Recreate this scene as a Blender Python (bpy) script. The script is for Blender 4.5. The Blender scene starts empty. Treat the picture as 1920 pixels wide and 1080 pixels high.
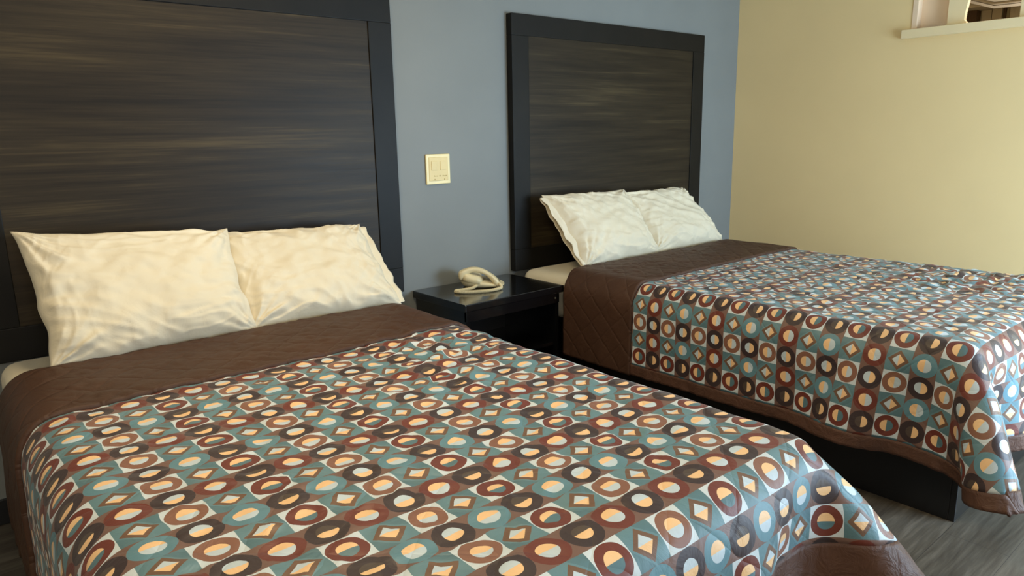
import bpy, bmesh, math, random
import numpy as np
from mathutils import Vector, Matrix, noise

random.seed(7)
SC = bpy.context.scene
COL = SC.collection
FLOOR = 0.04

# ------------------------------------------------------------------ helpers
def s2l(c):
    r = []
    for v in c:
        v = v / 255.0
        r.append(v / 12.92 if v <= 0.04045 else ((v + 0.055) / 1.055) ** 2.4)
    return (r[0], r[1], r[2], 1.0)

class N:
    """small wrapper around a node tree"""
    def __init__(self, name):
        self.m = bpy.data.materials.new(name)
        self.m.use_nodes = True
        self.t = self.m.node_tree
        self.b = self.t.nodes['Principled BSDF']
    def node(self, typ, **kw):
        n = self.t.nodes.new(typ)
        for k, v in kw.items():
            setattr(n, k, v)
        return n
    def link(self, a, b):
        self.t.links.new(a, b)
    def put(self, sock, v):
        if hasattr(v, 'links') or isinstance(v, bpy.types.NodeSocket):
            self.link(v, sock)
        else:
            sock.default_value = v
    def math(self, op, a, b=None, c=None):
        n = self.node('ShaderNodeMath', operation=op)
        self.put(n.inputs[0], a)
        if b is not None:
            self.put(n.inputs[1], b)
        if c is not None:
            self.put(n.inputs[2], c)
        return n.outputs[0]
    def mix(self, f, a, b):
        n = self.node('ShaderNodeMix', data_type='RGBA')
        self.put(n.inputs[0], f)
        self.put(n.inputs[6], a)
        self.put(n.inputs[7], b)
        return n.outputs[2]
    def coord(self, which='Object', scale=(1, 1, 1), rot=(0, 0, 0), loc=(0, 0, 0)):
        t = self.node('ShaderNodeTexCoord')
        mp = self.node('ShaderNodeMapping')
        mp.inputs['Scale'].default_value = scale
        mp.inputs['Rotation'].default_value = rot
        mp.inputs['Location'].default_value = loc
        self.link(t.outputs[which], mp.inputs[0])
        return mp.outputs[0]
    def noise(self, vec, scale=5, detail=3, rough=0.55, dist=0):
        n = self.node('ShaderNodeTexNoise')
        self.link(vec, n.inputs['Vector'])
        n.inputs['Scale'].default_value = scale
        n.inputs['Detail'].default_value = detail
        n.inputs['Roughness'].default_value = rough
        n.inputs['Distortion'].default_value = dist
        return n.outputs[0]
    def ramp(self, v, stops):
        n = self.node('ShaderNodeValToRGB')
        self.link(v, n.inputs[0])
        e = n.color_ramp.elements
        while len(e) < len(stops):
            e.new(0.5)
        for i, (p, c) in enumerate(stops):
            e[i].position = p
            e[i].color = c
        return n.outputs[0]
    def bump(self, h, strength=0.3, dist=0.01, normal=None):
        n = self.node('ShaderNodeBump')
        n.inputs['Strength'].default_value = strength
        n.inputs['Distance'].default_value = dist
        self.put(n.inputs['Height'], h)
        if normal is not None:
            self.link(normal, n.inputs['Normal'])
        return n.outputs[0]
    def out(self, color=None, rough=None, normal=None, spec=None, coat=None, coat_rough=0.1, sheen=None):
        b = self.b
        if color is not None: self.put(b.inputs['Base Color'], color)
        if rough is not None: self.put(b.inputs['Roughness'], rough)
        if normal is not None: self.link(normal, b.inputs['Normal'])
        if spec is not None: b.inputs['Specular IOR Level'].default_value = spec
        if coat is not None:
            b.inputs['Coat Weight'].default_value = coat
            b.inputs['Coat Roughness'].default_value = coat_rough
        if sheen is not None:
            b.inputs['Sheen Weight'].default_value = sheen
            b.inputs['Sheen Roughness'].default_value = 0.4
        return self.m

def mesh_obj(name, verts, faces, mat, parent=None, smooth=False, uvs=None):
    me = bpy.data.meshes.new(name)
    me.from_pydata([tuple(v) for v in verts], [], [tuple(f) for f in faces])
    me.update()
    if smooth:
        for p in me.polygons:
            p.use_smooth = True
    if uvs is not None:
        ul = me.uv_layers.new(name='UVMap')
        for l in me.loops:
            ul.data[l.index].uv = uvs[l.vertex_index]
    if mat: me.materials.append(mat)
    o = bpy.data.objects.new(name, me)
    COL.objects.link(o)
    if parent: o.parent = parent
    return o

def bm_obj(name, bm, mat, parent=None, smooth=False):
    me = bpy.data.meshes.new(name)
    bmesh.ops.recalc_face_normals(bm, faces=bm.faces[:])
    bm.to_mesh(me); bm.free()
    if smooth:
        for p in me.polygons: p.use_smooth = True
    if mat: me.materials.append(mat)
    o = bpy.data.objects.new(name, me)
    COL.objects.link(o)
    if parent: o.parent = parent
    return o

def add_box(bm, x0, x1, y0, y1, z0, z1, bevel=0.0, seg=2, mat=None):
    r = bmesh.ops.create_cube(bm, size=1.0)
    vs = r['verts']
    for v in vs:
        v.co = Vector(((x0 + x1) / 2 + v.co.x * (x1 - x0), (y0 + y1) / 2 + v.co.y * (y1 - y0), (z0 + z1) / 2 + v.co.z * (z1 - z0)))
    if bevel > 0:
        es = set()
        for v in vs:
            for e in v.link_edges: es.add(e)
        r = bmesh.ops.bevel(bm, geom=list(es), offset=bevel, segments=seg, profile=0.6, affect='EDGES')
        vs = [v for v in r['verts']]
    return vs

def box(name, b, mat, parent=None, bevel=0.0, seg=2):
    bm = bmesh.new()
    add_box(bm, *b, bevel=bevel, seg=seg)
    o = bm_obj(name, bm, mat, parent, smooth=False)
    return o

def prism_xz(bm, pts, y0, y1):
    """polygon of (x,z) points extruded along y"""
    a = [bm.verts.new((p[0], y0, p[1])) for p in pts]
    b = [bm.verts.new((p[0], y1, p[1])) for p in pts]
    bm.faces.new(a); bm.faces.new(b[::-1])
    n = len(pts)
    for i in range(n):
        bm.faces.new((a[i], b[i], b[(i + 1) % n], a[(i + 1) % n]))

def empty(name, loc, label=None, cat=None, group=None):
    o = bpy.data.objects.new(name, None)
    o.empty_display_size = 0.1
    COL.objects.link(o)
    o.location = loc
    if label: tag(o, label, cat, group)
    return o

def tag(o, label=None, cat=None, group=None, kind=None):
    if label: o['label'] = label
    if cat: o['category'] = cat
    if group: o['group'] = group
    if kind: o['kind'] = kind
    return o

def struct(o, label=None):
    o['kind'] = 'structure'
    if label: o['label'] = label
    return o

def to_local(root):
    """children are built in world coordinates: keep them in place under the root"""
    bpy.context.view_layer.update()
    for ch in root.children:
        ch.matrix_parent_inverse = root.matrix_world.inverted()

def tube(name, pts, rad, mat, parent=None, seg=10, closed=False):
    verts, faces = [], []
    n = len(pts)
    P = [Vector(p) for p in pts]
    up = Vector((0, 0, 1))
    prev = None
    for i in range(n):
        t = (P[min(i + 1, n - 1)] - P[max(i - 1, 0)]).normalized()
        if prev is None:
            a = t.cross(up)
            if a.length < 1e-3: a = t.cross(Vector((1, 0, 0)))
            a.normalize()
        else:
            a = (prev - t * prev.dot(t)).normalized()
        prev = a
        b = t.cross(a)
        r = rad[i] if isinstance(rad, (list, tuple)) else rad
        for k in range(seg):
            an = 2 * math.pi * k / seg
            verts.append(P[i] + a * (r * math.cos(an)) + b * (r * math.sin(an)))
    for i in range(n - 1):
        for k in range(seg):
            k2 = (k + 1) % seg
            faces.append((i * seg + k, i * seg + k2, (i + 1) * seg + k2, (i + 1) * seg + k))
    faces.append(tuple(range(seg))[::-1])
    faces.append(tuple((n - 1) * seg + k for k in range(seg)))
    return mesh_obj(name, verts, faces, mat, parent, smooth=True)

# ------------------------------------------------------------------ materials
def mat_paint(name, col, var=0.04, rough=0.55, bump=0.06):
    n = N(name)
    c = n.coord('Object')
    a = n.noise(c, 1.3, 3, 0.6)
    d = tuple(max(0, x * (1 - var * 2)) for x in s2l(col)[:3]) + (1,)
    e = tuple(min(1, x * (1 + var)) for x in s2l(col)[:3]) + (1,)
    cc = n.ramp(a, [(0.3, d), (0.7, e)])
    f = n.noise(c, 180, 2, 0.6)
    return n.out(cc, rough, n.bump(f, bump, 0.002), spec=0.35)

M_BLUE = mat_paint('blue_grey_paint', (126, 129, 127))
M_YELLOW = mat_paint('cream_yellow_paint', (240, 212, 157), var=0.02)
M_TRIM = mat_paint('cream_trim_paint', (240, 218, 172), var=0.01, rough=0.35)
M_PINK = mat_paint('pinkish_cream_panel', (240, 212, 180), var=0.02, rough=0.5)
M_CEIL = mat_paint('white_ceiling_paint', (232, 226, 212), var=0.01, rough=0.8)
M_WHITEWALL = mat_paint('pale_wall_paint', (214, 204, 180), var=0.01, rough=0.7)

def mat_plain(name, col, rough=0.5, spec=0.5, coat=None, metal=0):
    n = N(name)
    c = n.coord('Object')
    a = n.noise(c, 14, 2, 0.5)
    q = s2l(col)
    cc = n.ramp(a, [(0.3, tuple(x * 0.94 for x in q[:3]) + (1,)), (0.7, q)])
    n.b.inputs['Metallic'].default_value = metal
    return n.out(cc, rough, spec=spec, coat=coat)

def mat_wood_frame():
    n = N('black_brown_frame_laminate')
    c = n.coord('Object', scale=(1, 1, 1))
    a = n.noise(c, 6, 3, 0.5)
    cc = n.ramp(a, [(0.3, s2l((18, 17, 15))), (0.75, s2l((26, 24, 21)))])
    f = n.noise(c, 90, 2)
    return n.out(cc, 0.5, n.bump(f, 0.04, 0.001), spec=0.2)
M_FRAME = mat_wood_frame()

def mat_wood_panel():
    n = N('grey_brown_streaked_laminate')
    v1 = n.coord('Object', scale=(0.7, 1, 16))
    v2 = n.coord('Object', scale=(1.6, 1, 70))
    v3 = n.coord('Object', scale=(0.35, 1, 3.2))
    a = n.noise(v1, 1.6, 4, 0.6, 0.25)
    b = n.noise(v2, 2.0, 3, 0.6)
    d = n.noise(v3, 1.8, 2, 0.5)
    s = n.math('ADD', n.math('MULTIPLY', a, 0.55), n.math('MULTIPLY', b, 0.25))
    s = n.math('ADD', s, n.math('MULTIPLY', d, 0.3))
    cc = n.ramp(s, [(0.38, s2l((26, 21, 15))), (0.50, s2l((38, 31, 22))), (0.60, s2l((48, 40, 28))), (0.74, s2l((76, 65, 44)))])
    r = n.math('MULTIPLY_ADD', b, 0.12, 0.40)
    return n.out(cc, r, n.bump(b, 0.12, 0.001), spec=0.2)
M_PANEL = mat_wood_panel()

M_BLACK = mat_plain('black_lacquer', (13, 14, 16), rough=0.16, spec=0.5, coat=0.5)
M_BLACKSAT = mat_plain('black_satin_laminate', (20, 21, 24), rough=0.32, spec=0.5)
M_PHONE = mat_plain('ivory_plastic', (222, 208, 168), rough=0.35)
M_PHONEDK = mat_plain('dark_keypad_plastic', (128, 116, 90), rough=0.5)  # keypad field, darker beige than the phone body
M_KEY = mat_plain('grey_button_plastic', (120, 112, 92), rough=0.5)
M_PLATE = mat_plain('beige_switch_plastic', (240, 222, 166), rough=0.4)
M_PLATE2 = mat_plain('tan_plastic_insert', (226, 202, 140), rough=0.45)
M_MARK = mat_plain('brown_faded_print', (176, 148, 84), rough=0.6)
M_DKBROWN = mat_plain('dark_brown_wood', (66, 46, 26), rough=0.5)
M_GREIGE = mat_plain('greige_paint', (178, 170, 154), rough=0.6)
M_GREIGE2 = mat_plain('olive_greige_paint', (160, 150, 124), rough=0.6)

def mat_cotton():
    n = N('white_cotton')
    c = n.coord('Object')
    w = n.noise(n.coord('Object', scale=(1, 1, 1)), 9, 4, 0.6, 0.6)
    f = n.noise(c, 900, 1)
    cc = n.ramp(n.noise(c, 3, 2), [(0.3, s2l((218, 207, 182))), (0.7, s2l((225, 215, 192)))])
    b1 = n.bump(w, 0.35, 0.012)
    b2 = n.bump(f, 0.05, 0.001, b1)
    return n.out(cc, 0.8, b2, spec=0.2, sheen=0.15)
M_COTTON = mat_cotton()

def mat_floor():
    n = N('grey_oak_vinyl_planks')
    c = n.coord('Object')
    br = n.node('ShaderNodeTexBrick')
    n.link(c, br.inputs['Vector'])
    br.offset = 0.37
    br.inputs['Color1'].default_value = (0.48, 0.48, 0.48, 1)
    br.inputs['Color2'].default_value = (0.60, 0.60, 0.60, 1)
    br.inputs['Mortar'].default_value = (0.2, 0.2, 0.2, 1)
    br.inputs['Scale'].default_value = 1.0
    br.inputs['Mortar Size'].default_value = 0.0007
    br.inputs['Brick Width'].default_value = 1.22
    br.inputs['Row Height'].default_value = 0.18
    v1 = n.coord('Object', scale=(1.2, 14, 1))
    v2 = n.coord('Object', scale=(4, 60, 1))
    a = n.noise(v1, 1.8, 5, 0.62, 0.8)
    b = n.noise(v2, 2.0, 3, 0.6)
    s = n.math('ADD', n.math('MULTIPLY', a, 0.62), n.math('MULTIPLY', b, 0.26))
    s = n.math('ADD', s, n.math('MULTIPLY', br.outputs['Color'], 0.25))
    cc = n.ramp(s, [(0.36, s2l((44, 38, 32))), (0.5, s2l((72, 65, 56))), (0.62, s2l((92, 85, 75))), (0.76, s2l((120, 112, 100)))])
    cc = n.mix(br.outputs['Fac'], cc, s2l((45, 42, 40)))
    return n.out(cc, 0.42, n.bump(s, 0.12, 0.002), spec=0.4)
M_FLOOR = mat_floor()

def mat_brown_quilt(name, col, cell=0.125, quilt=1.0):
    n = N(name)
    t = n.node('ShaderNodeTexCoord')
    sp = n.node('ShaderNodeSeparateXYZ')
    n.link(t.outputs['UV'], sp.inputs[0])           # UV in metres
    u, v = sp.outputs[0], sp.outputs[1]
    def lines(e):
        f = n.math('FRACT', n.math('DIVIDE', e, cell))
        return n.math('ABSOLUTE', n.math('SUBTRACT', f, 0.5))   # .5 at stitch line, 0 in between
    wob = n.math('MULTIPLY', n.math('SUBTRACT', n.noise(n.coord('UV'), 9, 2), 0.5), 0.03)
    l1 = lines(n.math('ADD', n.math('ADD', u, v), wob))
    l2 = lines(n.math('ADD', n.math('SUBTRACT', u, v), wob))
    m = n.math('MAXIMUM', l1, l2)
    h = n.math('SUBTRACT', 1.0, n.math('POWER', n.math('MULTIPLY', m, 2.0), 9.0))
    w = n.noise(n.coord('UV', scale=(1, 1, 1)), 22, 4, 0.6, 1.0)
    b1 = n.bump(h, 0.28 * quilt, 0.012)
    b2 = n.bump(w, 0.5, 0.006 if quilt else 0.018, b1)
    cc = n.ramp(n.noise(n.coord('UV'), 4, 3), [(0.3, s2l(tuple(x * .93 for x in col))), (0.7, s2l(tuple(x * 1.05 for x in col)))])
    return n.out(cc, 0.58, b2, spec=0.3)
M_BAND = mat_brown_quilt('brown_quilted_lining', (76, 52, 39))
M_HEM = mat_brown_quilt('brown_satin_border', (92, 64, 51), quilt=0.0)

def mat_pattern():
    n = N('retro_circle_print_fabric')
    t = n.node('ShaderNodeTexCoord')
    sp = n.node('ShaderNodeSeparateXYZ')
    # small weave distortion keeps the printed shapes from being perfectly sharp
    dn = n.node('ShaderNodeTexNoise'); dn.inputs['Scale'].default_value = 0.9; dn.inputs['Detail'].default_value = 2
    n.link(t.outputs['UV'], dn.inputs['Vector'])
    sub = n.node('ShaderNodeVectorMath', operation='SUBTRACT'); n.link(dn.outputs['Color'], sub.inputs[0]); sub.inputs[1].default_value = (0.5, 0.5, 0.5)
    sc = n.node('ShaderNodeVectorMath', operation='SCALE'); n.link(sub.outputs[0], sc.inputs[0]); sc.inputs['Scale'].default_value = 0.05
    ad = n.node('ShaderNodeVectorMath', operation='ADD'); n.link(t.outputs['UV'], ad.inputs[0]); n.link(sc.outputs[0], ad.inputs[1])
    n.link(ad.outputs[0], sp.inputs[0])
    u, v = sp.outputs[0], sp.outputs[1]               # UV in pattern cells
    M = n.math
    iu, iv = M('FLOOR', u), M('FLOOR', v)
    fx = M('SUBTRACT', M('SUBTRACT', u, iu), 0.5)
    fy = M('SUBTRACT', M('SUBTRACT', v, iv), 0.5)
    mu, mv = M('FLOORED_MODULO', iu, 4.0), M('FLOORED_MODULO', iv, 4.0)
    col_odd = M('FLOORED_MODULO', iu, 2.0)
    row_odd = M('FLOORED_MODULO', iv, 2.0)
    def eq(a, k): return M('COMPARE', a, float(k), 0.1)
    r = M('SQRT', M('ADD', M('MULTIPLY', fx, fx), M('MULTIPLY', fy, fy)))
    dm = M('ADD', M('ABSOLUTE', fx), M('ABSOLUTE', fy))
    first = M('LESS_THAN', fx, 0.0)
    lt = lambda a, k: M('LESS_THAN', a, k)
    C = dict(teal=s2l((90, 122, 130)), teal2=s2l((102, 136, 144)), white=s2l((208, 218, 222)), orange=s2l((246, 201, 148)),
             light=s2l((198, 212, 220)), rust=s2l((112, 54, 42)), tan=s2l((138, 95, 76)), dark=s2l((62, 48, 48)),
             brown=s2l((120, 91, 80)), taupe=s2l((84, 71, 62)), ringteal=s2l((98, 138, 150)), dbrown=s2l((116, 86, 66)))
    A, Cc = eq(mv, 0), eq(mv, 2)
    # even columns: white squares with rings / diamonds
    half_rust = n.mix(first, C['teal'], C['orange'])
    half_tan = n.mix(first, C['light'], C['orange'])
    ringA = n.mix(lt(r, 0.255), C['rust'], half_rust)
    ringC = n.mix(lt(r, 0.25), C['tan'], half_tan)
    ring = n.mix(Cc, ringA, ringC)
    sq = n.mix(lt(r, 0.475), C['white'], ring)
    dia_c = n.mix(first, C['orange'], C['light'])
    dia = n.mix(lt(dm, 0.25), C['dbrown'], dia_c)
    tealbg = n.mix(lt(M('ABSOLUTE', M('SUBTRACT', fx, fy)), 0.5), C['teal'], C['teal2'])
    dia = n.mix(lt(dm, 0.42), tealbg, dia)
    even = n.mix(row_odd, sq, dia)
    # odd columns: dark rings / rust or teal rings
    halfA = n.mix(first, C['orange'], C['taupe'])
    halfC = n.mix(first, C['orange'], C['light'])
    dk = n.mix(lt(r, 0.25), C['dark'], n.mix(Cc, halfA, halfC))
    rt = n.mix(eq(mu, 3), C['rust'], C['ringteal'])
    rt = n.mix(lt(r, 0.27), rt, n.mix(first, C['light'], C['orange']))
    odd = n.mix(row_odd, dk, rt)
    odd = n.mix(lt(r, 0.50), C['brown'], odd)
    col = n.mix(col_odd, even, odd)
    # quilting and creases
    def lines(e):
        f = M('FRACT', M('DIVIDE', e, 2.6))
        return M('ABSOLUTE', M('SUBTRACT', f, 0.5))
    wob = M('MULTIPLY', M('SUBTRACT', n.noise(t.outputs['UV'], 0.6, 2), 0.5), 0.8)
    m = M('MAXIMUM', lines(M('ADD', M('ADD', u, v), wob)), lines(M('ADD', M('SUBTRACT', u, v), wob)))
    h = M('SUBTRACT', 1.0, M('POWER', M('MULTIPLY', m, 2.0), 12.0))
    w = n.noise(t.outputs['UV'], 0.9, 4, 0.6, 0.8)
    b1 = n.bump(h, 0.25, 0.006)
    b2 = n.bump(w, 0.35, 0.010, b1)
    return n.out(col, 0.5, b2, spec=0.42, sheen=0.1)
M_PATTERN = mat_pattern()

# ------------------------------------------------------------------ room shell
XL, XR, YF, ZC = -4.3, 2.035, -3.75, 2.50
struct(box('floor', (XL - .1, 6.0, YF - .1, 0.1, FLOOR - 0.08, FLOOR), M_FLOOR))
struct(box('ceiling', (XL - .1, 6.0, YF - .1, 0.1, ZC, ZC + 0.1), M_CEIL))
struct(box('wall_back', (XL - .1, 2.15, 0.0, 0.12, FLOOR, ZC), M_BLUE), 'blue grey painted wall behind both headboards')
struct(box('wall_left', (XL - .12, XL, YF - .1, 0.0, FLOOR, ZC), M_WHITEWALL))
# front wall with the big window that lets the daylight in
FW = [(0.2, 1.9, 0.15, 1.65)]
LW = (-3.9, -1.9, 1.15, 2.30)
bm = bmesh.new()
wx0, wx1, wz0, wz1 = FW[0]
lx0, lx1, lz0, lz1 = LW
add_box(bm, XL - .1, lx0, YF - .12, YF, FLOOR, ZC)
add_box(bm, lx1, wx0, YF - .12, YF, FLOOR, ZC)
add_box(bm, lx0, lx1, YF - .12, YF, FLOOR, lz0)
add_box(bm, lx0, lx1, YF - .12, YF, lz1, ZC)
add_box(bm, wx1, 6.0, YF - .12, YF, FLOOR, ZC)
add_box(bm, wx0, wx1, YF - .12, YF, FLOOR, wz0)
add_box(bm, wx0, wx1, YF - .12, YF, wz1, ZC)
struct(bm_obj('wall_front', bm, M_WHITEWALL))
# right wall with the high opening
OY0, OY1, OZ0, OZ1 = -2.05, -1.10, 1.850, 2.25
bm = bmesh.new()
add_box(bm, XR, XR + 0.12, OY1, 0.0, FLOOR, ZC)
add_box(bm, XR, XR + 0.12, YF, OY0, FLOOR, ZC)
add_box(bm, XR, XR + 0.12, OY0, OY1, FLOOR, OZ0)
add_box(bm, XR, XR + 0.12, OY0, OY1, OZ1, ZC)
struct(bm_obj('wall_right', bm, M_YELLOW), 'cream yellow wall on the right with a high opening')

win = struct(empty('window_1', (XR, -1.5, OZ0)), 'high opening in the cream yellow wall with a cream ledge')
box('window_sill', (XR - 0.030, XR + 0.10, OY0 - 0.05, OY1 + 0.042, OZ0 - 0.047, OZ0), M_TRIM, win, bevel=0.004)
box('window_frame', (XR - 0.004, XR + 0.115, OY1 - 0.028, OY1, OZ0, OZ1), M_PINK, win, bevel=0.002)
box('window_pane', (XR + 0.05, XR + 0.06, -1.285, OY1 - 0.028, OZ0, OZ1), M_PINK, win)
# shaped post: (y,z) outline extruded along x
def post_yz(name, pts, x0, x1, mat, parent):
    bm = bmesh.new()
    a = [bm.verts.new((x0, p[0], p[1])) for p in pts]
    b = [bm.verts.new((x1, p[0], p[1])) for p in pts]
    bm.faces.new(a); bm.faces.new(b[::-1])
    k = len(pts)
    for i in range(k):
        bm.faces.new((a[i], b[i], b[(i + 1) % k], a[(i + 1) % k]))
    return bm_obj(name, bm, mat, parent)
z0 = OZ0
post_yz('window_post', [(-1.262, z0), (-1.272, z0 + .006), (-1.279, z0 + .012), (-1.279, z0 + .40),
                        (-1.392, z0 + .40), (-1.385, z0 + .20), (-1.376, z0 + .14), (-1.369, z0 + .10), (-1.363, z0 + .06),
                        (-1.361, z0 + .022), (-1.364, z0 + .016), (-1.371, z0 + .012), (-1.373, z0)], XR + .004, XR + .035, M_TRIM, win)
box('window_post', (XR + .004, XR + .10, -1.74, -1.612, z0, OZ1), M_TRIM, win, bevel=0.003)
to_local(win)
# what is seen through the opening: the next room
struct(box('wall_beyond', (3.36, 3.45, -3.2, 0.1, FLOOR, ZC), M_GREIGE2))
struct(box('door_1', (3.28, 3.358, -1.012, -0.80, FLOOR, 2.16), M_DKBROWN), 'dark brown door edge seen through the high opening')
bm = bmesh.new()
for y0, y1, d in ((-1.08, -1.02, .006), (-1.142, -1.085, .014), (-1.60, -1.19, .020)):
    add_box(bm, 3.355 - d, 3.358, y0, y1, FLOOR, 2.20, bevel=0.002)
struct(bm_obj('trim_1', bm, M_GREIGE))
struct(box('trim_2', (3.345, 3.3585, -1.165, -1.150, FLOOR, 2.20), M_DKBROWN))
bm = bmesh.new()
add_box(bm, 3.14, 3.358, -1.70, -0.80, 2.075, ZC, bevel=.004)
for k, (dz, dd) in enumerate(((0.0, .022), (.022, .012), (.040, .026))):
    a = [(-0.95, 2.128 + dz), (-1.16, 2.050 + dz), (-1.70, 2.040 + dz), (-1.70, 2.058 + dz), (-1.16, 2.066 + dz), (-0.95, 2.146 + dz)]
    va = [bm.verts.new((3.14 - dd, p[0], p[1])) for p in a]; vb = [bm.verts.new((3.145, p[0], p[1])) for p in a]
    bm.faces.new(va); bm.faces.new(vb[::-1])
    for q in range(6):
        bm.faces.new((va[q], vb[q], vb[(q + 1) % 6], va[(q + 1) % 6]))
struct(bm_obj('trim_3', bm, M_GREIGE))
struct(box('wall_passage', (XR + .12, 3.45, 0.0, 0.1, FLOOR, ZC), M_WHITEWALL))
for i, (nm, b) in enumerate([('baseboard_back', (XL, XR, -0.012, 0.0, FLOOR, FLOOR + .09)), ('baseboard_right', (XR - .012, XR, YF, 0.0, FLOOR, FLOOR + .09))]):
    struct(box(nm, b, M_BLACKSAT if i == 0 else M_TRIM, bevel=0.002))

# front window: frame and glass (behind the camera, the daylight comes through it)
for nm, (a0, a1, b0, b1) in (('window_2', LW), ('window_3', FW[0])):
    w2 = struct(empty(nm, ((a0 + a1) / 2, YF, b0)))
    bm = bmesh.new()
    for b in ((a0, a0 + .05, b0, b1), (a1 - .05, a1, b0, b1), (a0, a1, b0, b0 + .05), (a0, a1, b1 - .05, b1), ((a0 + a1) / 2 - .025, (a0 + a1) / 2 + .025, b0, b1)):
        add_box(bm, b[0], b[1], YF - .08, YF - .03, b[2], b[3], bevel=.003)
    bm_obj('window_frame', bm, M_TRIM, w2)
    to_local(w2)

# ------------------------------------------------------------------ headboards
def headboard(x0, label):
    W, ws = 1.60, 0.112
    zt, zpt, zpb, zb = 1.905, 1.802, 0.726, 0.612
    root = empty('headboard', (x0 + W / 2, 0, zb), label, 'headboard')
    yf = -0.042
    fr = []
    bm = bmesh.new(); add_box(bm, x0, x0 + W, yf, -0.001, zpt, zt, bevel=.003); bm_obj('top_rail', bm, M_FRAME, root)
    bm = bmesh.new(); add_box(bm, x0, x0 + W, yf, -0.001, zb, zpb, bevel=.003); bm_obj('bottom_rail', bm, M_FRAME, root)
    for xa in (x0, x0 + W - ws):
        bm = bmesh.new(); add_box(bm, xa, xa + ws, yf - .0006, -0.001, zpb, zpt, bevel=.0025); bm_obj('side_stile', bm, M_FRAME, root)
    bm = bmesh.new(); add_box(bm, x0 + ws - .004, x0 + W - ws + .004, yf + .005, -0.004, zpb - .004, zpt + .004); bm_obj('panel', bm, M_PANEL, root)
    to_local(root)
    return root
headboard(-2.285, 'streaked dark wood headboard on the blue wall behind the near bed, left of wall plate')
headboard(0.0, 'dark wood headboard on the blue wall behind the far bed, beside the yellow wall')

# ------------------------------------------------------------------ platforms and mattresses
def platform(x0, x1, label):
    y0, y1, z1 = -2.158, -0.05, 0.405
    root = empty('bed_platform', ((x0 + x1) / 2, (y0 + y1) / 2, FLOOR), label, 'bed base')
    box('side_panel', (x0, x0 + .02, y0 + .02, y1, FLOOR, z1), M_BLACKSAT, root, bevel=.0015)
    box('side_panel', (x1 - .02, x1, y0 + .02, y1, FLOOR, z1), M_BLACKSAT, root, bevel=.0015)
    box('foot_panel', (x0, x1, y0, y0 + .02, FLOOR, z1), M_BLACKSAT, root, bevel=.0025)
    box('head_panel', (x0 + .02, x1 - .02, y1 - .02, y1, FLOOR, z1), M_BLACKSAT, root, bevel=.0015)
    box('deck', (x0 + .02, x1 - .02, y0 + .02, y1 - .02, z1 - .03, z1 - .002), M_BLACKSAT, root)
    to_local(root)
    return root

def mattress(x0, x1, label):
    y0, y1, za, zb = -2.14, -0.06, 0.406, 0.628
    R = 0.07
    bm = bmesh.new()
    add_box(bm, x0, x1, y0, y1, za, zb, bevel=R, seg=6)
    bmesh.ops.subdivide_edges(bm, edges=[e for e in bm.edges if e.calc_length() > .5], cuts=30, use_grid_fill=True)
    for v in bm.verts:
        k = noise.noise(v.co * 7) * .004 + noise.noise(v.co * 19) * .0025
        c = Vector(((x0 + x1) / 2, v.co.y, (za + zb) / 2))
        v.co += (v.co - c).normalized() * k
        # little bulge of the sheet just above the platform
        v.co.z = max(v.co.z, za)
    o = bm_obj('mattress', bm, M_COTTON, None, smooth=True)
    tag(o, label, 'mattress')
    return o

NX, FX = -2.283, 0.010      # left side of near and far bed
platform(NX + .075, NX + 1.31, 'black platform base on the floor under the near bed in front')
platform(FX + .078, FX + 1.305, 'black platform base on the floor under the far bed, its end catching light')
mattress(NX + .028, NX + 1.365, 'mattress in a white sheet on the near bed, corner showing by left pillow')
mattress(FX + .005, FX + 1.365, 'mattress in a white sheet on the far bed, side showing by the nightstand')

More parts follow.
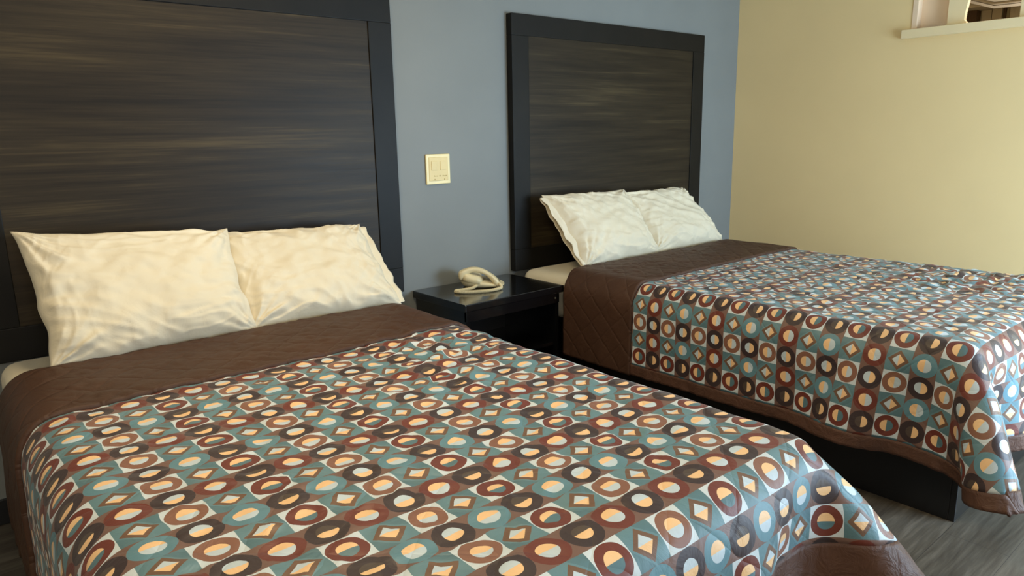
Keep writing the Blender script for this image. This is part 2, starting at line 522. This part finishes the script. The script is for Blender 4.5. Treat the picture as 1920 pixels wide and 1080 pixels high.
# ------------------------------------------------------------------ bedspreads (draped by a small cloth relaxation)
def drape(x0, x1, yhead, yfoot, ztop, drop, seed, steps, lean=0.0, dropf=None, hs=0.02, ear=0.45, stiff=0.10, R=0.055):
    dropf = dropf or drop
    rng = np.random.RandomState(seed)
    Wt = x1 - x0
    arc = R * (math.pi / 2 - 2) * 1.0
    sx = np.linspace(-drop - arc * 0, Wt + drop, int(round((Wt + 2 * drop) / hs)) + 1)
    sy = np.linspace(0, (yhead - yfoot) + dropf, int(round(((yhead - yfoot) + dropf) / hs)) + 1)
    SX, SY = np.meshgrid(sx, sy, indexing='ij')
    L = yhead - yfoot
    a = np.where(SX < 0, SX, np.where(SX > Wt, SX - Wt, 0.0))
    b = np.maximum(SY - L, 0.0)
    # rounded lower corners of the quilt
    an_, bn_ = np.abs(a) / drop, b / dropf
    pw = 2.1
    k = np.maximum(an_, bn_) / np.maximum((an_ ** pw + bn_ ** pw) ** (1 / pw), 1e-9)
    k = np.where((an_ > 0) & (bn_ > 0), k, 1.0)
    RX = np.where(k < 1, np.clip(SX, 0, Wt) + a * k, SX)
    RY = np.where(k < 1, L + b * k, SY)
    a, b = a * k, b * k
    rho = np.sqrt(a * a + b * b)
    nx = np.where(rho > 0, a / np.maximum(rho, 1e-9), 0)
    ny = np.where(rho > 0, -b / np.maximum(rho, 1e-9), 0)
    P = np.zeros(SX.shape + (3,))
    diag = np.where(rho > 0, 2 * np.abs(a * b) / np.maximum(rho ** 2, 1e-9), 0)
    out = (0.14 + ear * diag) * rho
    P[..., 0] = x0 + np.clip(SX, 0, Wt) + nx * out
    P[..., 1] = yhead - np.minimum(SY, L) + ny * out
    P[..., 2] = ztop - rho * np.sqrt(np.maximum(1 - (0.14 + ear * diag) ** 2, 0.1)) * .98
    P += rng.normal(0, 0.0015, P.shape)
    free = ((SX < R + .03) | (SX > Wt - R - .03) | (SY > L - R - .04))
    w = free.astype(float)
    V = np.zeros_like(P)
    hx, hy = sx[1] - sx[0], sy[1] - sy[0]
    hd = math.hypot(hx, hy)
    sl = slice
    def groups():
        g = []
        n0, n1 = SX.shape
        def add(di, dj, rest, k, step):
            for p in range(step):
                if di and not dj:
                    A = (sl(p, n0 - di, step), sl(0, n1)); B = (sl(p + di, n0, step), sl(0, n1))
                elif dj and not di:
                    A = (sl(0, n0), sl(p, n1 - dj, step)); B = (sl(0, n0), sl(p + dj, n1, step))
                elif dj > 0:
                    A = (sl(p, n0 - di, step), sl(0, n1 - dj)); B = (sl(p + di, n0, step), sl(dj, n1))
                else:
                    A = (sl(p, n0 - di, step), sl(-dj, n1)); B = (sl(p + di, n0, step), sl(0, n1 + dj))
                ra, rb = REST[A], REST[B]
                q0, q1 = min(ra.shape[0], rb.shape[0]), min(ra.shape[1], rb.shape[1])
                rl = np.sqrt(((ra[:q0, :q1] - rb[:q0, :q1]) ** 2).sum(-1))
                g.append((A, B, rl, k))
        add(1, 0, hx, 1.0, 2); add(0, 1, hy, 1.0, 2)
        add(1, 1, hd, 0.5, 2); add(1, -1, hd, 0.5, 2)
        add(3, 0, 3 * hx, stiff, 6); add(0, 3, 3 * hy, stiff, 6); add(7, 0, 7 * hx, stiff * .5, 14); add(0, 7, 7 * hy, stiff * .5, 14)
        return g
    REST = np.stack([RX, RY], -1)
    G = groups()
    # collider: rounded box
    cx, cy = (x0 + x1) / 2, (yhead + 1.0 + yfoot) / 2
    H = np.array([(x1 - x0) / 2 - R, (yhead + 1.0 - yfoot) / 2 - R, 1.0 - R])
    C = np.array([cx, cy, ztop - 1.0])
    dt = 0.008
    for it in range(steps):
        V[..., 2] -= 5.0 * dt
        V *= 0.93
        Q = P + V * dt * w[..., None]
        for sub in range(8):
            for A, B, rest, k in G:
                PA, PB = Q[A], Q[B]
                n_a = min(PA.shape[0], PB.shape[0]); n_b = min(PA.shape[1], PB.shape[1])
                PA, PB = PA[:n_a, :n_b], PB[:n_a, :n_b]
                wa, wb = w[A][:n_a, :n_b], w[B][:n_a, :n_b]
                d = PB - PA
                ln = np.sqrt((d * d).sum(-1)) + 1e-9
                ws_ = wa + wb
                f = k * (ln - rest) / ln / np.maximum(ws_, 1e-6) * (ws_ > 0)
                d = d * f[..., None]
                PA += d * wa[..., None]
                PB -= d * wb[..., None]
            q = Q - C
            e = np.abs(q) - H
            m = np.maximum(e, 0)
            ln = np.sqrt((m * m).sum(-1))
            inside = (ln < R)
            # outside the inner box: push along rounded normal
            nrm = m / np.maximum(ln, 1e-9)[..., None] * np.sign(q)
            pen = (R - ln)
            ok = inside & (ln > 1e-7)
            Q += np.where(ok[..., None], nrm * pen[..., None], 0) * w[..., None]
            Q[..., 2] = np.maximum(Q[..., 2], FLOOR + .01)
        V = (Q - P) / dt
        V = np.clip(V, -1.5, 1.5)
        P = Q
    return SX, SY, RX, RY, P, L, Wt

def grid_normals(P):
    du = np.gradient(P, axis=0); dv = np.gradient(P, axis=1)
    n = np.cross(dv, du)
    n /= np.maximum(np.linalg.norm(n, axis=-1), 1e-9)[..., None]
    return n

def refine(A, k=2):
    """catmull-rom style refinement of a grid of vectors by k in both directions"""
    def one(A):
        n = A.shape[0]
        B = np.concatenate([2 * A[:1] - A[1:2], A, 2 * A[-1:] - A[-2:-1]], 0)
        mid = (-B[:-3] + 9 * B[1:-2] + 9 * B[2:-1] - B[3:]) / 16
        out = np.zeros((2 * n - 1,) + A.shape[1:])
        out[0::2] = A; out[1::2] = mid
        return out
    A = one(A); A = np.swapaxes(one(np.swapaxes(A, 0, 1)), 0, 1)
    return A

def sheet_part(name, P, Nn, UV, sl0, sl1, thick, mat, parent, lift=0.0, label=None):
    """closed thin slab from a sub-grid"""
    p = P[sl0, sl1]; nn = Nn[sl0, sl1]; uv = UV[sl0, sl1]
    a, b = p.shape[:2]
    top = p + nn * lift
    # rounded-over rim: the outermost ring sits lower so the edge reads as turned cloth
    bot = top - nn * thick
    verts = list(top.reshape(-1, 3)) + list(bot.reshape(-1, 3))
    uvs = list(map(tuple, uv.reshape(-1, 2))) * 2
    off = a * b
    F = []
    for i in range(a - 1):
        for j in range(b - 1):
            q = (i * b + j, (i + 1) * b + j, (i + 1) * b + j + 1, i * b + j + 1)
            F.append(q[::-1]); F.append(tuple(x + off for x in q))
    rim = [(i, 0) for i in range(a)] + [(a - 1, j) for j in range(1, b)] + [(i, b - 1) for i in range(a - 2, -1, -1)] + [(0, j) for j in range(b - 2, 0, -1)]
    ids = [i * b + j for i, j in rim]
    for k in range(len(ids)):
        x, y = ids[k], ids[(k + 1) % len(ids)]
        F.append((x, y, y + off, x + off))
    o = mesh_obj(name, verts, F, mat, parent, smooth=True, uvs=uvs)
    bm = bmesh.new(); bm.from_mesh(o.data)
    bmesh.ops.recalc_face_normals(bm, faces=bm.faces[:])
    bm.to_mesh(o.data); bm.free()
    if label: o['label'] = label
    return o

def bedspread(x0, x1, yhead, yband, yfoot, ztop, drop, cu, cv, vphase, uoff, seed, label, rumple=None, hem=0.055, steps=120, dropf=None, ear=0.35, hemf=None, shear=0.0, yref=0.0, R=0.055):
    hemf = hemf or hem
    SX, SY, RX, RY, P, L, Wt = drape(x0, x1, yhead, yfoot, ztop, drop, seed, steps, dropf=dropf, ear=ear, R=R)
    st = np.stack([SX, SY, RX, RY], -1)
    P = refine(P); st = refine(st)
    SX, SY, RX, RY = (st[..., q] for q in range(4))
    Nn = grid_normals(P)
    if Nn[Nn.shape[0] // 2, 5, 2] < 0: Nn = -Nn
    # rumples and quilting puff
    D = np.zeros(SX.shape)
    Y = yhead - SY
    X = x0 + SX
    for i in range(SX.shape[0]):
        for j in range(SX.shape[1]):
            s, t = SX[i, j], SY[i, j]
            v = Vector((s * 3.0 + seed, t * 4.0, 0.3))
            h = noise.noise(v) * .0045 + noise.noise(v * 2.7) * .003
            if rumple:
                for (rx, ry, rr, ra) in rumple:
                    g = math.exp(-(((X[i, j] - rx) ** 2 + (Y[i, j] - ry) ** 2) / rr ** 2))
                    if g > .01:
                        h += ra * g * (abs(noise.noise(Vector((s * 11, t * 17, 2.2)))) * 2.0 - .35)
            # puckering close to the border seam
            e = min(s + drop, Wt + drop - s, (L + (dropf or drop)) - t)
            if e < hem * 1.6:
                along = t if e != (L + (dropf or drop)) - t else s
                h += .008 * (1 - e / (hem * 1.6)) * noise.noise(Vector((along * 26, e * 6, seed)))
            D[i, j] = h
    P = P + Nn * D[..., None]
    Nn = grid_normals(P)
    if Nn[Nn.shape[0] // 2, 5, 2] < 0: Nn = -Nn
    root = empty('bedspread', ((x0 + x1) / 2, (yhead + yfoot) / 2, ztop), label, 'bedspread')
    sxv, syv = SX[:, 0], SY[0, :]
    jb = int(np.argmin(np.abs(syv - (yhead - yband))))
    i0 = int(np.argmin(np.abs(sxv - (-drop + hem)))); i1 = int(np.argmin(np.abs(sxv - (Wt + drop - hem))))
    je = int(np.argmin(np.abs(syv - (L + (dropf or drop) - hemf))))
    n0, n1 = SX.shape
    U = (RY - (yhead - uoff)) / cu + 0.5
    Vv = (x0 + RX - vphase + shear * (yhead - RY - yref)) / cv + 0.5
    UVp = np.stack([U, Vv], -1)
    UVm = np.stack([RY, RX], -1)
    S = slice
    sheet_part('patterned_panel', P, Nn, UVp, S(i0, i1 + 1), S(jb - 6, je + 1), .008, M_PATTERN, root)
    # border strips on both sides and across the foot
    sheet_part('border', P, Nn, UVm, S(0, i0 + 1), S(jb - 2, n1), .010, M_HEM, root, lift=.001)
    sheet_part('border', P, Nn, UVm, S(i1, n0), S(jb - 2, n1), .010, M_HEM, root, lift=.001)
    sheet_part('border', P, Nn, UVm, S(i0, i1 + 1), S(je, n1), .010, M_HEM, root, lift=.001)
    sheet_part('turned_back_band', P, Nn, UVm, S(0, n0), S(0, jb + 1), .018, M_BAND, root, lift=.012, label='plain brown quilted lining folded back')
    to_local(root)
    return root

bedspread(NX + .004, NX + 1.388, -0.415, -0.845, -2.20, 0.660, 0.40, 0.0750, 0.0788, -1.635, -0.819, 3,
          'circle print bedspread with brown band covering the near bed in front',
          rumple=[(-1.15, -1.02, .22, .016), (-1.35, -1.3, .2, .007)], dropf=.26, hemf=.088, ear=.08, shear=.033, yref=-1.2, R=.09)
bedspread(FX - .005, FX + 1.39, -0.43, -0.862, -2.195, 0.664, 0.385, 0.0767, 0.0777, FX + .018, -0.903, 5,
          'circle print bedspread with brown band covering the far bed by the yellow wall',
          rumple=[(1.2, -1.9, .35, .012), (.9, -1.7, .3, .008)])

# ------------------------------------------------------------------ pillows
def pillow(bl, br, tl, tr, T, seed, label, open_side=0, group=None):
    """mid-plane corners in world space: bottom-left, bottom-right, top-left, top-right"""
    bl, br, tl, tr = map(Vector, (bl, br, tl, tr))
    nu, nv = 110, 80
    cen = (bl + br + tl + tr) / 4
    ex = ((br - bl) + (tr - tl)).normalized()
    ey = ((tl - bl) + (tr - br)).normalized()
    nz = ex.cross(ey).normalized()
    verts, faces = [], []
    idx = {}
    def sgp(x, p): return math.copysign(abs(x) ** p, x)
    def pos(u, v, side):
        # concave edges, pointed corners
        au, av = abs(u), abs(v)
        uu = u * (1 - .045 * (1 - v * v) * au ** 2) * (1 + .012 * av ** 6)
        vv = v * (1 - (.06 if v > 0 else .02) * (1 - u * u) * av ** 2) * (1 + .012 * au ** 6)
        a, b = (uu + 1) / 2, (vv + 1) / 2
        p = bl * (1 - a) * (1 - b) + br * a * (1 - b) + tl * (1 - a) * b + tr * a * b
        h = ((1 - au ** 3.2) * (1 - av ** 3.0))
        h = max(h, 0) ** .55 * T / 2
        # stuffing settles towards the bottom
        h *= 1 + .22 * (-v) * (1 - v * v)
        q = Vector((u * 2.1 + seed * 3.1, v * 1.6, side * 1.3))
        edge = min(1 - au, 1 - av)
        damp = min(1, edge * 9)
        # creases radiating from the corners
        cr = 0
        for su in (-1, 1):
            for sv in (-1, 1):
                du, dv = (u - su) * 1.3, (v - sv)
                rr = math.hypot(du, dv)
                an = math.atan2(dv, du)
                cr += math.exp(-(rr / .75) ** 2) * noise.noise(Vector((an * 5.5, rr * 1.2, seed * 2.3 + su + sv * 3)))
        w = noise.noise(q * 1.5) * .010 + noise.noise(q * 3.7) * .006
        rid = abs(noise.noise(Vector((u * 2.2 + v * 2.6 + seed, v * 1.2 - u * .8, seed)))) 
        w += (0.5 - rid) * .014 + cr * .020
        # soft folds: sharp-crested ridges along a slowly turning direction
        wq = noise.noise(Vector((u * 1.1 + seed, v * 1.3, 4.4)))
        f1 = abs(noise.noise(Vector(((u * .9 + v * 1.7) * 2.4 + wq * 2, (u - v) * .9, seed * 5))))
        f2 = abs(noise.noise(Vector(((u * 1.5 - v * .7) * 3.6 + wq * 3, (u + v) * 1.1, seed * 7))))
        w += (max(0, .18 - f1) * .055 + max(0, .12 - f2) * .045) * (.2 + .6 * max(au, av) ** 2)
        h += w * damp * (1 if side > 0 else .5)
        h = max(h, .0015)
        # edge ruffle moves the seam itself
        ruff = (1 - min(1, edge * 6))
        p = p + nz * (noise.noise(Vector((u * 3 + seed, v * 3, 7))) * .012 * ruff)
        p = p + ey * (noise.noise(Vector((u * 3.3 + seed * 1.7, 3.3, 1))) * .014 * av ** 3)
        p = p + ex * (noise.noise(Vector((v * 3.7 + seed, 9.3, 1))) * .008 * au ** 3)
        return p + nz * (side * h)
    for side in (1, -1):
        for i in range(nu + 1):
            for j in range(nv + 1):
                # cosine spacing near the rims
                u = math.sin(math.pi / 2 * (2 * i / nu - 1)); v = math.sin(math.pi / 2 * (2 * j / nv - 1))
                u = .55 * u + .45 * (2 * i / nu - 1); v = .55 * v + .45 * (2 * j / nv - 1)
                rim = i in (0, nu) or j in (0, nv)
                if rim and side == -1:
                    idx[(i, j, -1)] = idx[(i, j, 1)]
                    continue
                idx[(i, j, side)] = len(verts)
                verts.append(pos(u, v, side) if not rim else pos(u, v, 1) - nz * .0015)
    for side in (1, -1):
        for i in range(nu):
            for j in range(nv):
                f = (idx[(i, j, side)], idx[(i + 1, j, side)], idx[(i + 1, j + 1, side)], idx[(i, j + 1, side)])
                faces.append(f if side > 0 else f[::-1])
    base = (bl + br) / 2
    root = empty('pillow', base, label, 'pillow', group)
    mesh_obj('pillowcase', verts, faces, M_COTTON, root, smooth=True)
    # open hem of the case: a flattened, wavy sleeve past the stuffing
    if open_side:
        n2, m2 = 60, 7
        hv, hf = [], []
        s = open_side
        for k in range(n2):
            an = 2 * math.pi * k / n2
            v = math.cos(an) * .97
            th = math.sin(an)
            for q in range(m2):
                e = q / (m2 - 1)
                a = .5 + s * (.455 + .075 * e)
                b = (v * (1 - .02 * e) + 1) / 2
                p = bl * (1 - a) * (1 - b) + br * a * (1 - b) + tl * (1 - a) * b + tr * a * b
                op = (.016 * (1 - e) + .010 * e) * (1 + .9 * noise.noise(Vector((v * 4, seed, e))))
                p = p + nz * (th * op + .014 * e * noise.noise(Vector((v * 5 + seed, 2.2, e * 2))))
                p = p + ex * (s * .010 * e * noise.noise(Vector((v * 6, seed * 2, .3))))
                hv.append(p)
        for k in range(n2):
            for q in range(m2 - 1):
                k2 = (k + 1) % n2
                hf.append((k * m2 + q, k2 * m2 + q, k2 * m2 + q + 1, k * m2 + q + 1))
        h = mesh_obj('case_hem', hv, hf, M_COTTON, root, smooth=True)
        sm = h.modifiers.new('thickness', 'SOLIDIFY'); sm.thickness = .0025
    to_local(root)
    return root

pillow((-2.140, -.400, .655), (-1.505, -.385, .655), (-2.165, -.150, 1.05), (-1.505, -.150, .995), .17, 1.0,
       'white pillow leaning on the near headboard, left of its pair')
pillow((-1.525, -.365, .655), (-.925, -.41, .655), (-1.56, -.085, .975), (-.935, -.11, .955), .16, 2.0,
       'white pillow leaning on the near headboard, right of its pair toward the nightstand', open_side=1)
pillow((.150, -.405, .655), (.770, -.375, .655), (.115, -.13, 1.005), (.755, -.12, .992), .16, 3.0,
       'white pillow leaning on the far headboard, left of its pair toward the nightstand', open_side=-1)
pillow((.765, -.36, .655), (1.375, -.39, .655), (.725, -.10, .975), (1.33, -.10, .975), .15, 4.0,
       'white pillow leaning on the far headboard, right of its pair near the yellow wall')

# ------------------------------------------------------------------ nightstand
def nightstand():
    x0, x1, yf, yb, zt = -0.618, -0.020, -0.427, -0.004, 0.600
    root = empty('nightstand', ((x0 + x1) / 2, (yf + yb) / 2, FLOOR), 'glossy black nightstand on the floor between the two beds', 'nightstand')
    box('top', (x0, x1, yf, yb, zt - .034, zt), M_BLACK, root, bevel=.004, seg=3)
    box('apron', (x0 + .018, x1 - .018, yf + .016, yf + .034, zt - .085, zt - .034), M_BLACK, root, bevel=.0015)
    box('side_panel', (x0 + .018, x0 + .038, yf + .02, yb, FLOOR, zt - .034), M_BLACK, root, bevel=.0015)
    box('side_panel', (x1 - .038, x1 - .018, yf + .02, yb, FLOOR, zt - .034), M_BLACK, root, bevel=.0015)
    box('back_panel', (x0 + .038, x1 - .038, yb - .012, yb, FLOOR + .05, zt - .034), M_BLACKSAT, root)
    box('shelf', (x0 + .038, x1 - .038, yf + .03, yb - .012, .30, .318), M_BLACK, root, bevel=.001)
    box('bottom_shelf', (x0 + .038, x1 - .038, yf + .03, yb - .012, .09, .108), M_BLACK, root, bevel=.001)
    box('plinth', (x0 + .038, x1 - .038, yf + .05, yf + .066, FLOOR, .09), M_BLACKSAT, root)
    bm = bmesh.new()
    bmesh.ops.create_uvsphere(bm, u_segments=12, v_segments=8, radius=.0045, matrix=Matrix.Translation((x1 - .045, yf + .015, zt - .060)))
    bm_obj('screw_cap', bm, M_KEY, root, smooth=True)
    to_local(root)
nightstand()

# ------------------------------------------------------------------ telephone
def telephone():
    # local frame: X along the phone (left end high), Y away from the viewer, Z up
    root = empty('telephone', (-0.315, -0.165, 0.6005), 'ivory corded telephone lying on top of the black nightstand', 'telephone')
    root.rotation_euler = (0, 0, math.radians(-40))
    # base: wedge with rounded plan outline, built as stacked profile sections
    def loft(name, secs, mat, parent, seg=28, power=3.2):
        verts, faces = [], []
        for (cx, cy, z, ax, ay, tilt) in secs:
            for k in range(seg):
                an = 2 * math.pi * k / seg
                c, s = math.cos(an), math.sin(an)
                px = math.copysign(abs(c) ** (2 / power), c) * ax
                py = math.copysign(abs(s) ** (2 / power), s) * ay
                verts.append((cx + px, cy + py, z + tilt * px))
        m = len(secs)
        for i in range(m - 1):
            for k in range(seg):
                k2 = (k + 1) % seg
                faces.append((i * seg + k, i * seg + k2, (i + 1) * seg + k2, (i + 1) * seg + k))
        faces.append(tuple(range(seg))[::-1]); faces.append(tuple((m - 1) * seg + k for k in range(seg)))
        return mesh_obj(name, verts, faces, mat, parent, smooth=True)
    b = loft('base', [(0, .02, .0, .085, .060, 0), (0, .02, .006, .098, .072, -.03), (-.004, .02, .018, .108, .080, -.10), (-.004, .02, .026, .106, .079, -.16), (-.004, .02, .031, .098, .072, -.18)], M_PHONE, root)
    # raised cradle at the left end and keypad field
    loft('cradle', [(-.050, .0, .030, .056, .066, -.22), (-.054, .0, .056, .052, .062, -.26), (-.054, .0, .066, .046, .056, -.28), (-.054, .0, .068, .036, .046, -.28)], M_PHONE, root, power=3.5)
    kp = loft('keypad', [(.034, .045, .0255, .048, .036, -.18), (.034, .045, .0285, .046, .034, -.18)], M_PHONEDK, root, power=6)
    for r in range(4):
        for c in range(3):
            bm = bmesh.new()
            x, y = .006 + r * .019, .025 + c * .021
            z = .0295 - .18 * (x - .034)
            add_box(bm, x - .006, x + .006, y - .007, y + .007, z - .002, z + .003, bevel=.0015)
            bm_obj('button', bm, M_KEY, kp)
    # handset: arched bar with ear and mouth pieces
    def handset():
        pts = []
        n = 40
        for i in range(n):
            t = i / (n - 1)
            x = -.118 + .200 * t
            z = .060 + .052 * math.sin(math.pi * (t * .86 + .04)) ** 1.0 - .058 * t ** 1.15
            pts.append((x, -.030, z))
        verts, faces = [], []
        seg = 20
        for i, p in enumerate(pts):
            t = i / (n - 1)
            e1 = math.exp(-((t - .10) / .13) ** 2); e2 = math.exp(-((t - .90) / .12) ** 2)
            wy = .019 + .010 * e1 + .009 * e2
            dn = .012 + .026 * e1 + .020 * e2
            upz = .013 + .002 * e2
            cap = min(1, math.sqrt(max(1 - ((max(0, .05 - t) / .05) ** 2), .02))) * min(1, math.sqrt(max(1 - ((max(0, t - .95) / .05) ** 2), .02)))
            for k in range(seg):
                an = 2 * math.pi * k / seg
                c, s = math.cos(an), math.sin(an)
                yy = math.copysign(abs(c) ** .7, c) * wy * cap
                zz = math.copysign(abs(s) ** .7, s) * (upz if s > 0 else dn) * cap
                verts.append((p[0], p[1] + yy, p[2] + zz))
        for i in range(n - 1):
            for k in range(seg):
                k2 = (k + 1) % seg
                faces.append((i * seg + k, (i + 1) * seg + k, (i + 1) * seg + k2, i * seg + k2))
        faces.append(tuple(range(seg))); faces.append(tuple((n - 1) * seg + k for k in range(seg))[::-1])
        return mesh_obj('handset', verts, faces, M_PHONE, root, smooth=True)
    handset()
    # coiled cord: looks like one thick ribbed tube
    def coil(path, name, rr=.0062, wire=.0019, turns_per_m=230):
        P = [Vector(p) for p in path]
        # catmull-rom
        pts = []
        for i in range(len(P) - 1):
            p0, p1, p2, p3 = P[max(i - 1, 0)], P[i], P[i + 1], P[min(i + 2, len(P) - 1)]
            for k in range(24):
                t = k / 24
                pts.append(.5 * ((2 * p1) + (p2 - p0) * t + (2 * p0 - 5 * p1 + 4 * p2 - p3) * t * t + (3 * p1 - 3 * p2 + p3 - p0) * t ** 3))
        pts.append(P[-1])
        ln = [0]
        for a, b_ in zip(pts, pts[1:]): ln.append(ln[-1] + (b_ - a).length)
        tot = ln[-1]
        nn = int(tot * turns_per_m * 8)
        res = []
        j = 0
        for i in range(nn):
            s = tot * i / (nn - 1)
            while j < len(ln) - 2 and ln[j + 1] < s: j += 1
            f = (s - ln[j]) / max(ln[j + 1] - ln[j], 1e-9)
            c = pts[j].lerp(pts[j + 1], min(max(f, 0), 1))
            t = (pts[j + 1] - pts[j]).normalized()
            a = t.cross(Vector((0, 0, 1))).normalized(); b2 = t.cross(a)
            an = 2 * math.pi * s * turns_per_m
            res.append(c + a * (rr * math.cos(an)) + b2 * (rr * math.sin(an)))
        tube(name, res, wire, M_PHONE, root, seg=6)
        return pts
    path = [(-.028, -.030, .030), (-.026, -.050, .018), (-.050, -.085, .009), (-.095, -.115, .0075), (-.120, -.128, .0075), (-.118, -.150, .0075), (-.060, -.160, .0075), (.030, -.140, .0075), (.075, -.105, .0075), (.090, -.075, .010), (.080, -.052, .020), (.066, -.040, .030)]
    pts = coil(path, 'cord')
    for ch in root.children: pass
telephone()

# ------------------------------------------------------------------ wall plate
def wall_plate():
    x0, x1, z0_, z1 = -0.512, -0.376, 1.096, 1.236
    root = empty('wall_plate', ((x0 + x1) / 2, 0, (z0_ + z1) / 2), 'small beige plastic plate on the blue wall above the nightstand', 'wall plate')
    box('cover', (x0, x1, -.010, -.0005, z0_, z1), M_PLATE, root, bevel=.004, seg=3)
    ins = box('insert', (x0 + .014, x1 - .014, -.0125, -.009, z0_ + .016, z1 - .014), M_PLATE2, root, bevel=.002)
    # two slightly sunken toggles fields, faded illegible marks below
    xm = (x0 + x1) / 2
    for xx in (xm - .026, xm + .024):
        box('rocker', (xx - .016, xx + .016, -.0150, -.0120, z0_ + .066, z1 - .032), M_PLATE2, ins, bevel=.0012)
    bm = bmesh.new()
    rr = random.Random(4)
    x = x0 + .026
    while x < x1 - .024:
        w = rr.uniform(.003, .008)
        if rr.random() > .22:
            add_box(bm, x, x + w, -.0132, -.0124, z0_ + .036, z0_ + .036 + rr.uniform(.003, .006))
        x += w + .0025
    bm_obj('faded_marks', bm, M_MARK, ins)
    for xx in (x0 + .044, x1 - .036):
        bm = bmesh.new()
        bmesh.ops.create_cone(bm, cap_ends=True, segments=14, radius1=.003, radius2=.0025, depth=.0015, matrix=Matrix.Translation((xx, -.0133, z0_ + .022)) @ Matrix.Rotation(math.pi / 2, 4, 'X'))
        bm_obj('screw', bm, M_MARK, ins)
    bpy.context.view_layer.update()
    to_local(root)
wall_plate()

# ------------------------------------------------------------------ lights
def area(name, loc, target, sx, sy, power, color):
    l = bpy.data.lights.new(name, 'AREA'); l.shape = 'RECTANGLE'; l.size = sx; l.size_y = sy
    l.energy = power; l.color = color
    o = bpy.data.objects.new(name, l); COL.objects.link(o)
    o.location = loc
    d = Vector(target) - Vector(loc)
    o.rotation_euler = d.to_track_quat('-Z', 'Y').to_euler()
    return o
area('daylight_right_window', ((wx0 + wx1) / 2, YF - .14, (wz0 + wz1) / 2), ((wx0 + wx1) / 2 - .5, 0, (wz0 + wz1) / 2 - .9), wx1 - wx0, wz1 - wz0, 150, (0.56, 0.78, 1.0))
area('daylight_left_window', ((lx0 + lx1) / 2, YF - .14, (lz0 + lz1) / 2), ((lx0 + lx1) / 2, 0, (lz0 + lz1) / 2 - .4), lx1 - lx0, lz1 - lz0, 34, (1.0, 0.90, 0.74))
# warm ceiling lamp of the room
area('ceiling_lamp', (-1.5, -1.15, ZC - .03), (-1.5, -1.15, 0), .5, .5, 23, (1.0, 0.79, 0.48))
area('next_room_fill', (2.7, -1.9, ZC - .03), (2.7, -1.9, 0), .4, .4, 24, (1.0, 0.94, 0.86))  # added fill light, brightens the room beyond the opening

w = bpy.data.worlds.new('world'); SC.world = w; w.use_nodes = True
bg = w.node_tree.nodes['Background']
bg.inputs[0].default_value = (0.72, 0.85, 1.0, 1); bg.inputs[1].default_value = 1.0

# ------------------------------------------------------------------ camera
yaw, pit, rol, f_px = 0.6985, 0.2143, -0.0190, 1340.5
cam = bpy.data.cameras.new('camera'); co = bpy.data.objects.new('camera', cam); COL.objects.link(co)
fw = Vector((math.sin(yaw) * math.cos(pit), math.cos(yaw) * math.cos(pit), -math.sin(pit)))
rt = Vector((math.cos(yaw), -math.sin(yaw), 0)); up = rt.cross(fw)
c, s = math.cos(rol), math.sin(rol)
r2 = rt * c + up * s; u2 = -rt * s + up * c
mw = Matrix(((r2.x, u2.x, -fw.x, -2.4009), (r2.y, u2.y, -fw.y, -2.8677), (r2.z, u2.z, -fw.z, 1.3304), (0, 0, 0, 1)))
co.matrix_world = mw
cam.sensor_width = 36; cam.lens = f_px * 36 / 1920; cam.clip_start = .02
SC.camera = co

vs = SC.view_settings
vs.view_transform = 'Standard'; vs.look = 'None'; vs.exposure = 0.0; vs.gamma = 1.0; vs.use_curve_mapping = False
